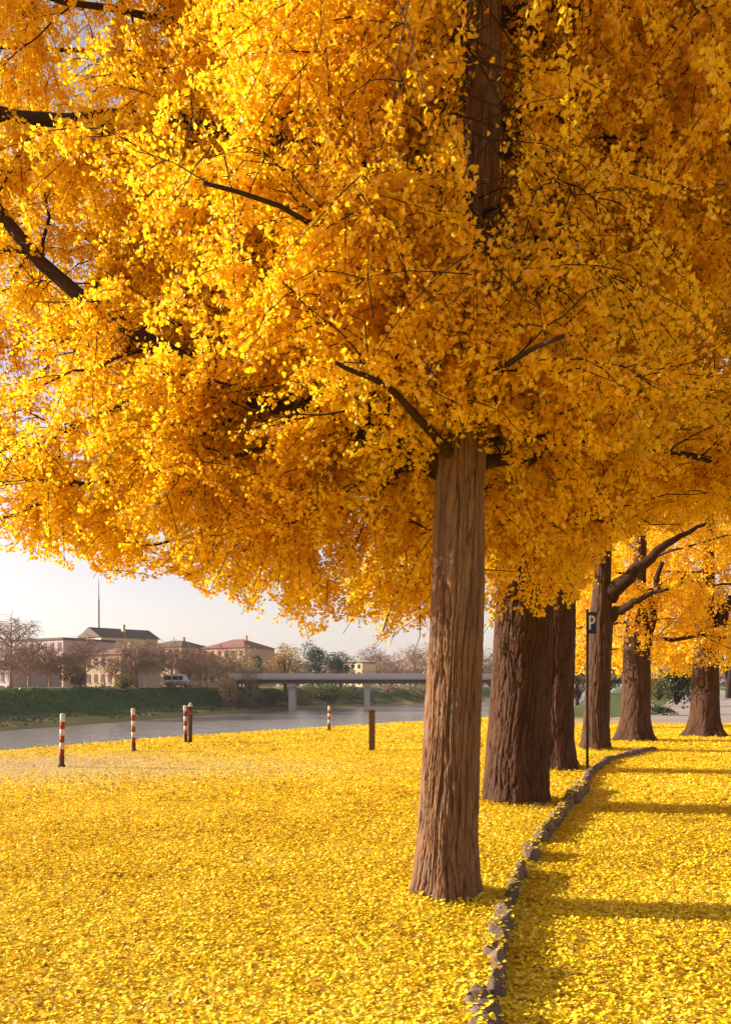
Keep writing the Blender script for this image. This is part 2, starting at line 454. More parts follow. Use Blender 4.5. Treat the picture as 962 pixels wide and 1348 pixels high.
def leaf_geo(o, d, s, g, detail=True):
    """ginkgo fans: stalk point o, axis d, size s"""
    n = len(o)
    r = g.normal(size=(n, 3)); r -= (r*d).sum(1, keepdims=True)*d; r /= np.linalg.norm(r, axis=1, keepdims=True)+1e-9
    nn = np.cross(d, r)
    if detail:
        loc = np.array([[0, 0, 0], [-.56, .52, .0], [-.34, .92, .0], [0, .84, .0], [.34, .92, .0], [.56, .52, .0]])
        cu = g.uniform(-.28, .28, n)
        V = o[:, None, :]+s[:, None, None]*(r[:, None, :]*loc[None, :, 0:1]+d[:, None, :]*loc[None, :, 1:2])
        V[:, [1, 5]] += (nn*(s*cu)[:, None])[:, None, :]
        V[:, [2, 4]] += (nn*(s*cu*.4)[:, None])[:, None, :]
        b = np.arange(n)[:, None]*6
        fq = np.concatenate([b+np.array([[0, 3, 2, 1]]), b+np.array([[0, 5, 4, 3]])], 1).reshape(-1, 4)
        return V.reshape(-1, 3), fq, 2
    loc = np.array([[0, 0], [-.5, .62], [0, .95], [.5, .62]])
    V = o[:, None, :]+s[:, None, None]*(r[:, None, :]*loc[None, :, 0:1]+d[:, None, :]*loc[None, :, 1:2])
    V[:, 2] += nn*(s*g.uniform(-.25, .25, n))[:, None]
    b = np.arange(n)[:, None]*4
    return V.reshape(-1, 3), b+np.array([[0, 3, 2, 1]]), 1

def tints(o, g, seed, sc=.9):
    c = vnoise(o*sc, seed)
    return np.clip(.5+(c-.5)*.7+g.normal(size=len(o))*.22, 0, 1)

def ginkgo(spec):
    g = np.random.default_rng(spec['seed'])
    bx, by = spec['base']; bz = float(ground_z(bx, by))
    root = thing('ginkgo_tree', spec['label'], 'tree', (bx, by, bz), 'ginkgo trees in the row')
    lx, ly = spec['lean']; H = spec['H']
    bow = spec.get('bow', 0.)
    cl = spec.get('cl') or (lambda z: (bx+lx*z+bow*np.sin(np.clip(z/H, 0, 1)*PI), by+ly*z))
    zk, rk = spec['prof']
    rad = lambda z: np.interp(z-bz, zk, rk)
    zs = np.concatenate([np.linspace(bz-.06, bz+spec['zfine'], spec['nz']), np.linspace(bz+spec['zfine'], H, 24)[1:]])
    tv, tf, trg = trunk_mesh(cl, rad, zs, spec['nth'], spec['amp'], spec['seed'], spec.get('freq', 9.), spec.get('flute', .05), spec.get('fh', .3), spec.get('nfl', 6))
    part('trunk', root, tv, tf, spec['bark'], True, {'ridge': ('POINT', trg)})
    limbs = []
    for pts, r0, r1 in spec.get('limbs', []):
        p = resample(np.asarray(pts), 14); p[1:-1] += g.normal(size=(12, 3))*.025
        limbs.append((p, r0, r1))
    ga = spec['seed']*1.3
    n = spec['n_limb']
    for q in range(n):
        u = (q+.5)/n
        z = spec['z0']+(H-.6-spec['z0'])*u
        az = ga+q*2.39996+g.uniform(-.3, .3)
        L = spec['L']*(1-.55*u**1.5)*g.uniform(.8, 1.15)
        dx, dy = math.cos(az), math.sin(az)
        if spec.get('mixed') and q % 4 == 3: L *= .5
        if spec.get('front_open') and dy < -.25 and z < 8.6: L *= .42
        if spec.get('front_open') and dy < -.45 and 4.2 < z < 8.6: continue
        rise = g.uniform(.0, .25)+.55*u
        s = np.linspace(0, 1, 12)
        cx, cy = cl(z)
        p = np.stack([cx+dx*L*s, cy+dy*L*s, z+L*rise*s-L*.22*s**2.4*(1-u)], 1)
        p[1:] += np.cumsum(g.normal(size=(11, 3))*.045, 0)
        r0 = float(np.interp(z-bz, zk, rk))*g.uniform(.11, .17)*(1-.25*u)
        limbs.append((p, r0, .012))
    keep = []
    nc = len(spec.get('limbs', []))
    for li_, (p, r0, r1) in enumerate(limbs):
        if li_ < nc: keep.append((p, r0, r1)); continue
        ok = p[:, 2] > hem(p[:, 0], p[:, 1])-.15
        m = len(p)
        if not ok.all():
            bad = np.argmax(~ok)
            if p[0, 2] > 0 and bad < 4: continue
            p = resample(p[:max(bad, 4)], 12)
        keep.append((p, r0, r1))
    for p, r0, r1 in keep:
        K = len(p); t = np.linspace(0, 1, K)
        R = (r0*(1-t)**1.2+r1)*(1+.25*np.exp(-t*12))
        v, f = tubes(p, R, 9)
        part('limb', root, v, f, M['limb'] if r0 > .03 else M['twig'], True)
    B, BR, Tw = grow((bx, by), cl, keep, spec['seed']+1, spec['n_branch'], spec['n_twig'], droop=spec.get('droop', .35))
    def fine(p, slack=.1): return p[:, 2] > hem(p[:, 0], p[:, 1])-slack
    kb = fine(B[:, -1]) & fine(B[:, 3]); kt = fine(Tw[:, -1], .06) & fine(Tw[:, 2], .06) & ((Tw[:, -1, 1] > 4.75) | (Tw[:, -1, 2] > 2.2+.95*Tw[:, -1, 1]))
    kb &= (B[:, -1, 1] > 4.6) | (B[:, -1, 2] > 2.2+.95*B[:, -1, 1])
    Tw = Tw[kt]
    kv = np.ones(len(Tw), bool)
    for cx, cy, cz, rx, ry, rz, kp in spec.get('voids', []):
        pm = Tw[:, 2]
        kv &= ~((((pm[:, 0]-cx)/rx)**2+((pm[:, 1]-cy)/ry)**2+((pm[:, 2]-cz)/rz)**2 < 1) & (g.uniform(0, 1, len(Tw)) > kp*1.5))
    Tw = Tw[kv]
    v1 = tubes(B[kb], BR[kb], 4, False)
    v2 = tubes(Tw[::spec.get('twig_skip', 1)], np.full((len(Tw[::spec.get('twig_skip', 1)]), 5), .0045)*np.linspace(1.15, .5, 5), 3, False)
    v, f = merge([v1, v2])
    tw_ = part('twigs', root, v, f, M['twig']); tw_['kind'] = 'stuff'
    src = Tw
    o, d, s = leaves_on(src, spec['per_m'], g, spec['leaf'])
    ok = fine(o+d*s[:, None], 0)
    # loose gaps where the sky shows: clumpy thinning through the crown
    cl_n = fbm(o*np.array([.9, .9, .9]), 2, spec['seed']+5)
    ok &= g.uniform(0, 1, len(o)) < np.clip((cl_n-.20)*5., .3, 1)
    ok &= (o[:, 1] > 4.7+.8*(vnoise(o*1.3, 77)-.5)) | (o[:, 2] > 2.1+.93*np.maximum(o[:, 1], 0))
    for cx, cy, cz, rx, ry, rz, kp in spec.get('voids', []):
        inside = ((o[:, 0]-cx)/rx)**2+((o[:, 1]-cy)/ry)**2+((o[:, 2]-cz)/rz)**2 < 1
        ok &= ~(inside & (g.uniform(0, 1, len(o)) > kp))
    o, d, s = o[ok], d[ok], s[ok]
    V, fq, m = leaf_geo(o, d, s, g, spec.get('detail', True))
    part('crown', root, V, fq, spec['leafmat'], False, {'tint': ('FACE', np.repeat(tints(o, g, spec['seed']), m))})
    print('ginkgo', spec['label'][:30], 'leaves', len(o), 'twigs', len(Tw))
    return root

# tree in front: its limbs were traced as real limbs reaching left and right from the trunk
def t1x(z):
    zz = np.asarray(z, float)
    return sum(np.interp(zz+o_, [-1, 0, 1, 2.2, 3.1, 4.6, 6.8, 12], [.58, .6, .645, .695, .71, .81, .885, 1.0]) for o_ in (-.3, -.1, .1, .3))/4
def T1(x, y, Y): return at(x, y, Y)
front_limbs = [
    ([(t1x(3.2), 6.05, 3.2), at(490, 565, 6.3), at(400, 540, 6.4), at(285, 514, 6.5), at(200, 445, 6.8), at(60, 358, 7.0), at(0, 265, 7.1), at(-120, 160, 7.2)], .06, .045),
    ([(t1x(5.6), 6.05, 5.6), at(520, 240, 6.4), at(355, 180, 6.8), at(250, 166, 6.9), at(160, 158, 7.0), at(0, 152, 7.1), at(-150, 120, 7.2)], .012, .055),
    ([(t1x(3.3), 6.05, 3.25), at(665, 612, 6.2), at(715, 596, 6.8), at(790, 570, 7.6), at(900, 520, 8.2)], .045, .008),
    ([(t1x(6.5), 6.05, 6.5), at(700, 5, 6.3), at(750, 28, 6.5), at(820, 14, 6.8), at(960, -60, 7.2)], .075, .015),
    ([(t1x(4.8), 6.05, 4.7), at(700, 330, 6.5), at(770, 290, 6.9), at(860, 240, 7.0), at(920, 207, 7.0), at(1010, 205, 7.2)], .05, .03),
    ([(t1x(4.7), 6.0, 4.6), at(560, 365, 5.7), at(520, 345, 5.6)], .045, .01),
    ([(t1x(3.6), 6.1, 3.5), at(460, 660, 7.2), at(385, 720, 7.8), at(300, 760, 8.2)], .04, .01),
    ([(t1x(3.9), 6.1, 3.7), at(420, 560, 7.6), at(340, 680, 8.3), at(200, 720, 8.6), at(120, 715, 8.8)], .04, .01),
    ([(t1x(4.5), 6.0, 4.5), at(600, 400, 5.75), at(585, 470, 5.6), at(600, 560, 5.55)], .03, .008),
    ([(t1x(4.3), 6.0, 4.3), at(630, 430, 5.7), at(650, 520, 5.6), at(660, 600, 5.7)], .03, .008),
    ([(t1x(7.2), 6.0, 7.3), (.72, 5.6, 7.4), (.63, 5.35, 6.7), (.66, 5.3, 5.9), (.64, 5.3, 5.3)], .016, .005),
    ([(t1x(6.2), 6.0, 6.2), (.66, 5.7, 6.35), (.55, 5.45, 5.8), (.58, 5.4, 5.1)], .016, .005),
    ([(t1x(5.2), 6.0, 5.2), (.74, 5.75, 5.3), (.70, 5.5, 4.9), (.72, 5.45, 4.3)], .016, .005),
    ([(t1x(5.0), 6.0, 5.0), (.98, 5.75, 5.1), (1.05, 5.5, 4.7), (.95, 5.45, 4.2)], .016, .005),
    ([(t1x(7.4), 6.0, 7.6), (1.1, 5.6, 7.7), (1.2, 5.4, 7.0), (1.15, 5.3, 6.3)], .016, .005),
    ([(t1x(6.4), 6.1, 6.4), (.2, 6.4, 6.6), (-.6, 6.5, 6.3), (-1.1, 6.5, 5.9)], .022, .006),
    ([(t1x(5.4), 6.1, 5.4), (.2, 6.3, 5.6), (-.5, 6.3, 5.3), (-.9, 6.3, 4.8)], .022, .006),
    ([(t1x(6.0), 6.1, 6.0), (1.5, 6.3, 6.2), (2.1, 6.4, 5.9), (2.6, 6.4, 5.3)], .022, .006),
    ([(t1x(4.9), 6.0, 4.9), at(560, 400, 5.7), at(520, 480, 5.6), at(510, 560, 5.7)], .03, .008),
    ([(t1x(6.2), 6.1, 6.2), at(420, 60, 7.2), at(200, 20, 7.8), at(20, -10, 8.2), at(-160, -60, 8.4)], .06, .012),
    ([(t1x(6.0), 6.1, 6.0), at(440, 130, 7.6), at(260, 80, 8.4), at(60, 60, 8.8), at(-100, 60, 9)], .05, .012),
    ([(t1x(4.4), 6.1, 4.4), at(380, 440, 6.8), at(180, 520, 7.4), at(20, 600, 7.8), at(-140, 660, 8.2)], .04, .01),
    ([(t1x(4.0), 6.1, 4.0), at(400, 500, 7.0), at(220, 600, 7.0), at(80, 660, 7.2), at(-40, 690, 7.4)], .035, .01),
    ([(t1x(4.8), 6.1, 4.8), at(300, 360, 7.4), at(120, 440, 8.2), at(-40, 470, 8.6), at(-160, 480, 9)], .045, .01),
    ([(t1x(4.1), 6.1, 4.0), at(740, 560, 7.4), at(830, 600, 8.2), at(960, 630, 8.6), at(1050, 640, 9)], .05, .015),
]
ginkgo(dict(seed=11, base=(.60, 6.05), lean=(.058, 0), cl=lambda z: (t1x(z), 6.05+0*np.asarray(z, float)), H=10.5, label='slim ginkgo trunk in the foreground, nearest of the row, left side lit by the sun',
    prof=([-.1, 0, .12, .4, 1.0, 2.0, 3.2, 6.8, 10.5], [.29, .27, .25, .230, .213, .20, .182, .145, .05]), zfine=7.4, nz=620, nth=360, amp=.0085, freq=15, flute=.03, fh=.18,
    bark=M['bark'], limbs=front_limbs, n_limb=40, z0=3.0, L=5.4, front_open=True, mixed=True, n_branch=18, n_twig=14, per_m=190, leaf=(.022, .043), leafmat=M['leaf_gold'],
    voids=[(.88, 5.45, 6.4, .24, .62, 1.25, .16), (.80, 4.9, 5.9, .2, .6, 1.2, .2), (.85, 5.45, 5.3, .22, .62, .85, .2), (.76, 4.9, 4.9, .17, .6, .6, .25)]+[tuple(at(px_, py_, pd_))+rr_+(kp_,) for px_, py_, pd_ in ((258, 165, 6.1), (345, 527, 5.9), (35, 315, 6.4), (215, 445, 6.2)) for rr_, kp_ in [((.5, .95, .18), .06)]]))
def fork(x0, y0, Y, pts, r0=.12, r1=.03): return ([at(x0, y0, Y)]+[at(a, b, Y+c) for a, b, c in pts], r0, r1)
ginkgo(dict(seed=23, base=(2.05, 10.95), lean=(.05, .0), H=12, label='thick dark ginkgo trunk, second of the row, right behind the slim front trunk',
    prof=([-.1, 0, .15, .5, 1.2, 2.5, 3.6, 8, 12], [.50, .48, .455, .43, .40, .39, .36, .2, .06]), zfine=3.6, nz=300, nth=320, amp=.010, freq=17, flute=.03, fh=.25,
    bark=M['bark_shade'], limbs=[([(2.2, 10.95, 4.0), (0, 10.8, 4.7), (-3.6, 10.9, 5.4)], .08, .02), ([(2.3, 10.95, 5.2), (-1, 10.6, 6.6), (-4.8, 10.3, 7.8)], .08, .02),
    ([(2.35, 10.95, 6.6), (-1, 11.3, 8.4), (-5, 11.6, 9.8)], .07, .02), ([(2.4, 10.95, 8), (-.5, 11, 9.9), (-3.6, 11, 11.4)], .06, .015), ([(2.4, 10.95, 8.5), (1.5, 10.9, 10.4), (.6, 10.8, 11.8)], .05, .015)],
    n_limb=28, z0=3.0, L=5.2, n_branch=15, n_twig=12, per_m=120, leaf=(.032, .055), leafmat=M['leaf_olive'], twig_skip=2))
ginkgo(dict(seed=37, base=(3.62, 15.5), lean=(.03, 0), H=12, label='dark ginkgo trunk with spreading foot, third of the row, left of the parking sign',
    prof=([-.1, 0, .15, .5, 1.2, 2.5, 3.8, 8, 12], [.56, .52, .46, .41, .38, .36, .33, .2, .06]), zfine=3.6, nz=200, nth=220, amp=.012, freq=12, flute=.1, fh=.3, nfl=5,
    bark=M['bark_shade'], limbs=[fork(738, 790, 15.5, [(752, 755, -.3), (775, 728, -.5), (800, 700, -.6)], .17, .05)], voids=[(4.1, 14.7, 3.8, .75, 1., .75, .15)], n_limb=20, z0=3.0, L=5, n_branch=13, n_twig=10, per_m=72, leaf=(.042, .068), leafmat=M['leaf_olive'], twig_skip=3, detail=False))
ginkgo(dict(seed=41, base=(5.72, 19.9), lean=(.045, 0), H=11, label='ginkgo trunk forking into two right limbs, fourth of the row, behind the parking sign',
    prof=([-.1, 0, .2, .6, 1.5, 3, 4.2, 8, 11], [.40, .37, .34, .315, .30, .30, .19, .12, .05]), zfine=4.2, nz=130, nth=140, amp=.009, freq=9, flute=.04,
    bark=M['bark_shade'], limbs=[fork(800, 785, 19.9, [(822, 765, -.3), (850, 738, -.5), (880, 712, -.6), (930, 690, -.6)], .17, .04), fork(803, 812, 19.9, [(825, 798, -.4), (850, 783, -.6), (880, 775, -.8)], .12, .03)],
    n_limb=17, voids=[(5.95, 18.7, 4.5, 1.3, 1.3, .9, .12)], z0=2.9, L=5, droop=.6, n_branch=13, n_twig=10, per_m=46, leaf=(.055, .085), leafmat=M['leaf_gold'], twig_skip=3, detail=False))
ginkgo(dict(seed=53, base=(7.85, 23.3), lean=(.03, 0), H=11, label='ginkgo trunk with wide root flare where the stone edging ends, fifth of the row',
    prof=([-.1, 0, .2, .6, 1.5, 3, 4.2, 8, 11], [.60, .52, .46, .41, .40, .36, .20, .13, .05]), zfine=4.2, nz=130, nth=140, amp=.011, freq=9, flute=.16, fh=.28, nfl=5,
    bark=M['bark_shade'], limbs=[fork(846, 850, 23.3, [(856, 815, -.2), (864, 775, -.3), (872, 740, -.3)], .17, .06)],
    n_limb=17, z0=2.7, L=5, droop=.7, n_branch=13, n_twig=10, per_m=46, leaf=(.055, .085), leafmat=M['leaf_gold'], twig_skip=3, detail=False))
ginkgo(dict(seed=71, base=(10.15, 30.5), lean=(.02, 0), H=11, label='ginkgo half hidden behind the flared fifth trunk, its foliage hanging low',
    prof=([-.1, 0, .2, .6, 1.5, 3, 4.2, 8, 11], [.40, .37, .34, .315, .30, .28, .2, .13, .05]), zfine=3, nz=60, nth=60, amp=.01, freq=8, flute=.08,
    bark=M['bark_shade'], n_limb=20, z0=2.4, L=5.4, droop=.9, n_branch=12, n_twig=10, per_m=30, leaf=(.075, .115), leafmat=M['leaf_gold'], twig_skip=3, detail=False))
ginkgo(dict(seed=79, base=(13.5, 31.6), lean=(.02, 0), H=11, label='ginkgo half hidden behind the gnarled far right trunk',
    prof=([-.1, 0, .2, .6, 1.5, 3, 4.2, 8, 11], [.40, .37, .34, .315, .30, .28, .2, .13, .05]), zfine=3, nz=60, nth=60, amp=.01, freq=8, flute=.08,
    bark=M['bark_shade'], n_limb=18, z0=2.8, L=5.0, droop=.7, n_branch=12, n_twig=10, per_m=28, leaf=(.075, .115), leafmat=M['leaf_olive'], twig_skip=3, detail=False))
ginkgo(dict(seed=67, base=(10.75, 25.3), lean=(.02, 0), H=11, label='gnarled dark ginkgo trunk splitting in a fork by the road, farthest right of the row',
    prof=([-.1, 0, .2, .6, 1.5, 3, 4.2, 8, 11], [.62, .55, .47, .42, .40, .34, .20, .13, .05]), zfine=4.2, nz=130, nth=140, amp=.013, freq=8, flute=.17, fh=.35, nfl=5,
    bark=M['bark_shade'], limbs=[fork(930, 850, 25.3, [(918, 820, -.3), (908, 790, -.4), (898, 760, -.5)], .18, .06), fork(938, 840, 25.3, [(955, 800, -.2), (985, 760, -.3)], .22, .06)],
    n_limb=15, voids=[(10.5, 24.2, 4.4, 1., 1.3, 1.2, .15)], z0=3.0, L=4.6, droop=.6, n_branch=12, n_twig=10, per_m=46, leaf=(.055, .085), leafmat=M['leaf_gold'], twig_skip=3, detail=False))

# ------------------------------------------------------------------ fallen leaves
def litter():
    g = np.random.default_rng(99)
    P = []
    for y0, y1, dens, s0, s1 in ((2.6, 6.5, 3300, .013, .034), (6.5, 11, 2100, .016, .037), (11, 20, 720, .026, .05), (20, 38, 190, .04, .075)):
        n = int(dens*(.5*(y0+y1)+3.4)*(y1-y0))
        y = g.uniform(y0, y1, n); x = g.uniform(-1, 1, n)*(.5*y+1.7)
        keep = g.uniform(0, 1, n) < leaf_cover(x, y)**1.6
        keep &= np.hypot(x-.6, y-6.05) > .2
        x, y = x[keep], y[keep]
        P.append(np.stack([x, y, ground_z(x, y)+g.uniform(.004, .022, len(x)), g.uniform(s0, s1, len(x))], 1))
    for (tx, ty), tr in zip(TREES, TRAD):          # leaves heaped against the trunks
        m = int(900*tr*3 if ty < 12 else 500*tr*2)
        a_ = g.uniform(0, 2*PI, m); r_ = tr+g.exponential(.07, m)-.01
        x, y = tx+r_*np.cos(a_), ty+r_*np.sin(a_)
        P.append(np.stack([x, y, ground_z(x, y)+g.uniform(.004, .05, m)*np.exp(-(r_-tr)/.08), g.uniform(.02, .042, m)*(1 if ty < 12 else 1.5)], 1))
    # leaves caught on top of the kerb stones
    m = 2600
    y = g.uniform(3.3, 13, m); x = X_kerb(y)+g.uniform(-.12, .14, m)
    kk = []
    for q in range(m):
        h = KBVH.ray_cast(Vector((x[q], y[q], 1)), Vector((0, 0, -1)))
        if h[0] is not None and abs(h[1].z) > .35 and g.uniform() < .75: kk.append((x[q], y[q], h[0].z+.006, g.uniform(.018, .036)))
    P.append(np.array(kk))
    P = np.concatenate(P); n = len(P)
    a = g.uniform(0, 2*PI, n)
    tilt = np.abs(g.normal(size=n))*.24
    d = np.stack([np.cos(a)*np.cos(tilt), np.sin(a)*np.cos(tilt), np.sin(tilt)*np.where(g.uniform(size=n) < .6, 1, -.3)], 1)
    side = np.stack([-np.sin(a), np.cos(a), g.normal(size=n)*.3], 1); side /= np.linalg.norm(side, axis=1, keepdims=True)
    up = np.cross(side, d)*-1
    s = P[:, 3]
    loc = np.array([[0, 0], [-.56, .52], [-.34, .92], [0, .84], [.34, .92], [.56, .52]])
    V = P[:, None, :3]+s[:, None, None]*(side[:, None, :]*loc[None, :, 0:1]+d[:, None, :]*loc[None, :, 1:2])
    cu = g.uniform(-.05, .28, n)
    V[:, [1, 5], 2] += (s*cu)[:, None]
    V[:, [2, 4], 2] += (s*cu*.5)[:, None]
    b = np.arange(n)[:, None]*6
    fq = np.concatenate([b+np.array([[0, 3, 2, 1]]), b+np.array([[0, 5, 4, 3]])], 1).reshape(-1, 4)
    big = vnoise(np.stack([P[:, 0]*.8, P[:, 1]*.8, P[:, 1]*0], 1), 12)
    fine_ = vnoise(np.stack([P[:, 0]*3.1, P[:, 1]*3.1, P[:, 1]*0], 1), 14)
    t = np.clip(g.beta(1.9, 1.5, n)*.95+.05+(big-.5)*.22+(fine_-.5)*.3, .06, 1)
    br = g.uniform(size=n) < .03+.07*(big < .36)+.05*(fine_ < .28); t[br] = g.uniform(0, .1, br.sum())
    o = part('fallen_leaves', None, V.reshape(-1, 3), fq, M['leaf_fallen'], False, {'tint': ('FACE', np.repeat(t, 2))})
    o['label'] = 'thick carpet of yellow ginkgo leaves covering the ground under the trees'; o['category'] = 'fallen leaves'; o['kind'] = 'stuff'
    print('litter', n)

# ------------------------------------------------------------------ kerb stones
KV, KF = [], []
def kerb_stone(y0, y1, w, top, off, label, seed, name='kerb_stone'):
    K = max(7, int((y1-y0)/.045)); ns = 26
    t = np.linspace(0, 1, K); yy = y0+(y1-y0)*t
    c = np.stack([X_kerb(yy)+off, yy], 1)
    tg = np.gradient(c, axis=0); tg /= np.linalg.norm(tg, axis=1, keepdims=True); nm = np.stack([tg[:, 1], -tg[:, 0]], 1)
    a = np.arange(ns)*2*PI/ns
    sx = np.sign(np.cos(a))*np.abs(np.cos(a))**.55; sz = np.sign(np.sin(a))*np.abs(np.sin(a))**.55
    e = np.clip(np.minimum(t, 1-t)*(y1-y0)/.035, 0, 1)**.4
    e = np.maximum(e, .12)
    zc = -.12; hh = top*.9+.012-zc
    X = c[:, None, 0]+nm[:, None, 0]*sx[None]*w/2*e[:, None]
    Y = c[:, None, 1]+nm[:, None, 1]*sx[None]*w/2*e[:, None]
    Z = zc+sz[None]*hh*(.45+.55*e[:, None])+0*X
    V = np.stack([X, Y, Z], -1)
    q = np.stack([X*11, Y*11, Z*11+seed], -1)
    n = np.stack([fbm(q, 4, seed)-.5, fbm(q, 4, seed+50)-.5, fbm(q*.6, 4, seed+90)-.5], -1)
    V = V+n*np.array([.10, .10, .11])
    i = np.arange(K-1)[:, None]*ns; j = np.arange(ns)[None]
    fq = np.stack([i+j, i+(j+1) % ns, i+ns+(j+1) % ns, i+ns+j], -1).reshape(-1, 4)
    caps = [fq, np.arange(ns)[None, ::-1], (K-1)*ns+np.arange(ns)[None]]
    KF.append(fq+sum(len(v_) for v_ in KV)); KV.append(V.reshape(-1, 3))
    root_loc = np.array([c[K//2, 0], c[K//2, 1], 0])
    o = part(name, None, V.reshape(-1, 3)-root_loc, caps, M['stone'], True)
    o.location = root_loc
    tag(o, label, 'kerb stone', 'rough stones edging the path')
KS = [(3.0, 3.99, .15, .05, -.03, 'rough edging stone nearest the camera, cut by the bottom of the photo'),
      (3.95, 4.16, .12, .05, -.06, 'squat dark edging stone beside the pale upright one at the bottom'),
      (4.08, 4.70, .08, .085, .02, 'pale narrow edging stone standing proud, second piece from the bottom'),
      (4.66, 5.9, .14, .045, -.01, 'long curved edging stone just right of the front trunk, nearer than its shadow'),
      (5.88, 7.1, .085, .06, .02, 'thin pointed edging stone touched by the shadow of the front trunk'),
      (7.45, 7.9, .15, .07, .04, 'small isolated dark rock in a gap of the stone edging'),
      (8.3, 11.05, .14, .07, .04, 'long dark edging stone beside the foot of the second thick trunk'),
      (11.0, 12.6, .22, .11, .06, 'bulky edging stone at the bend, standing highest of the row'),
      (12.55, 14.3, .13, .06, .04, 'edging stone just in front of the parking sign pole'),
      (14.3, 16.35, .14, .06, .02, 'edging stone just past the parking sign pole'),
      (16.3, 18.4, .15, .07, .02, 'edging stone level with the fourth trunk on the curve'),
      (18.35, 19.7, .2, .09, .02, 'last edging stone before the flared fifth trunk')]
for i, (a, b, w, tp, of, lb) in enumerate(KS):
    kerb_stone(a, b, w, tp, of, lb, 100+i*7)

from mathutils.bvhtree import BVHTree
KBVH = BVHTree.FromPolygons([Vector(v_) for v_ in np.concatenate(KV)], np.concatenate(KF).tolist())
litter()

# ------------------------------------------------------------------ river posts
def cyl(x, y, z0, z1, r, sides=14, r1=None):
    K = 2
    return tubes(np.array([[x, y, z0], [x, y, z1]]), np.array([r, r if r1 is None else r1]), sides)
def striped_post(px, py, top, label, tilt=(0, 0), bands=6, stripe0=.22):
    Y = EYE*F/(py-HY); X = (px-CX)/F*Y; H = (py-top)/F*Y
    z = float(ground_z(X, Y))
    r = thing('striped_post', label, 'post', (X, Y, z), 'posts along the river edge')
    v, f = merge([cyl(0, 0, -.05, .04, .075), cyl(0, 0, .035, .2*H, .052)])
    part('foot', r, v, f, M['rust'], False, local=True)
    zz = np.linspace(.2*H, H*.97, bands+1)
    for i in range(bands):
        v, f = cyl(0, 0, zz[i], zz[i+1], .046)
        part('band', r, v, f, M['white'] if i % 2 else M['red'], True, local=True)
    s = np.linspace(0, PI/2, 5)
    v, f = tubes(np.stack([0*s, 0*s, H*.97+.04*np.sin(s)], 1), .05*np.cos(s)+.004, 14)
    part('cap', r, v, f, M['white'], True, local=True)
    r.rotation_euler = (tilt[0], tilt[1], 0)
    return r
striped_post(81, 1010, 940, 'red and white striped post farthest left, alone on the river edge', (0, .02))
striped_post(176, 990, 933, 'red and white striped post between the leftmost post and the paired posts', (0, -.015))
striped_post(244.5, 978, 929, 'red and white striped post standing against a dark rusty post', (0, -.02))
striped_post(433, 963, 930, 'smallest and farthest striped post, near the middle of the river edge', (0, .01))
Y = EYE*F/(978-HY); X = (250.5-CX)/F*Y
r = thing('rusty_post', 'dark rusty red post touching a striped post', 'post', (X, Y, float(ground_z(X, Y))), 'posts along the river edge')
v, f = cyl(0, 0, -.05, 1.02, .055); part('shaft', r, v, f, M['rust'], True, local=True)
v, f = cyl(0, 0, .78, .90, .059); part('band', r, v, f, M['red'], True, local=True)
v, f = merge([cyl(0, 0, 1.02, 1.06, .062), cyl(0, 0, 1.06, 1.13, .04, r1=.02)]); part('cap', r, v, f, M['white'], True, local=True)
Y = EYE*F/(988-HY); X = (489.5-CX)/F*Y
r = thing('wooden_post', 'square brown wooden post among the leaves, left of the front trunk', 'post', (X, Y, float(ground_z(X, Y))), None)
b_ = box(-.075, .075, -.075, .075, -.05, .97); part('shaft', r, b_[0], b_[1], M['wood'], local=True)
v, f = merge([box(-.09, .09, -.09, .09, .972, 1.0), (np.array([[-.09, -.09, 1.0], [.09, -.09, 1.0], [.09, .09, 1.0], [-.09, .09, 1.0], [0, 0, 1.05]]), [np.array([[0, 1, 4], [1, 2, 4], [2, 3, 4], [3, 0, 4]])])])
part('cap', r, v, f, M['wood'], local=True)

# ------------------------------------------------------------------ parking sign
Y = EYE*F/(1012-HY); X = (773-CX)/F*Y
r = thing('parking_sign', 'thin pole carrying a dark parking sign with a white P, among the trunks', 'sign', (X, Y, float(ground_z(X, Y))))
v, f = cyl(0, 0, -.1, 3.08, .024, 14); part('pole', r, v, f, M['dark_metal'], True, local=True)
b_ = box(-.03, .16, -.052, -.036, 2.60, 3.02); pn = part('sign_panel', r, b_[0], b_[1], M['sign_blue'], local=True)
# letter P as a raised outline
def letter_P(x, z, h, st, y0, y1):
    it = [box(x, x+st, y0, y1, z, z+h)]
    n = 14; a = np.linspace(PI/2, -PI/2, n); ro = h*.30; ri = ro-st; cx, cz = x+st+.012, z+h-ro
    o_ = np.stack([cx+ro*.9*np.cos(a), cz+ro*np.sin(a)], 1); i_ = np.stack([cx+ri*.8*np.cos(a), cz+ri*np.sin(a)], 1)
    o_ = np.concatenate([[[x+st, z+h]], o_, [[x+st, cz-ro]]]); i_ = np.concatenate([[[x+st, z+h-st]], i_, [[x+st, cz-ri]]])
    m = len(o_)
    V = np.concatenate([np.c_[o_[:, 0], np.full(m, y0), o_[:, 1]], np.c_[i_[:, 0], np.full(m, y0), i_[:, 1]], np.c_[o_[:, 0], np.full(m, y1), o_[:, 1]], np.c_[i_[:, 0], np.full(m, y1), i_[:, 1]]])
    i = np.arange(m-1)
    fs = np.concatenate([np.stack([i, i+1, i+1+m, i+m], 1), np.stack([i, i+2*m, i+1+2*m, i+1], 1), np.stack([i+m, i+1+m, i+1+3*m, i+3*m], 1)])
    it.append((V, [fs])); return merge(it)
v, f = letter_P(.015, 2.68, .27, .034, -.060, -.0525)
part('letter', pn, v, f, M['sign_white'], local=True)
for z in (2.7, 2.92):
    v, f = merge([cyl(0, 0, z, z+.03, .03)]); part('bracket', r, v, f, M['grey_metal'], local=True)

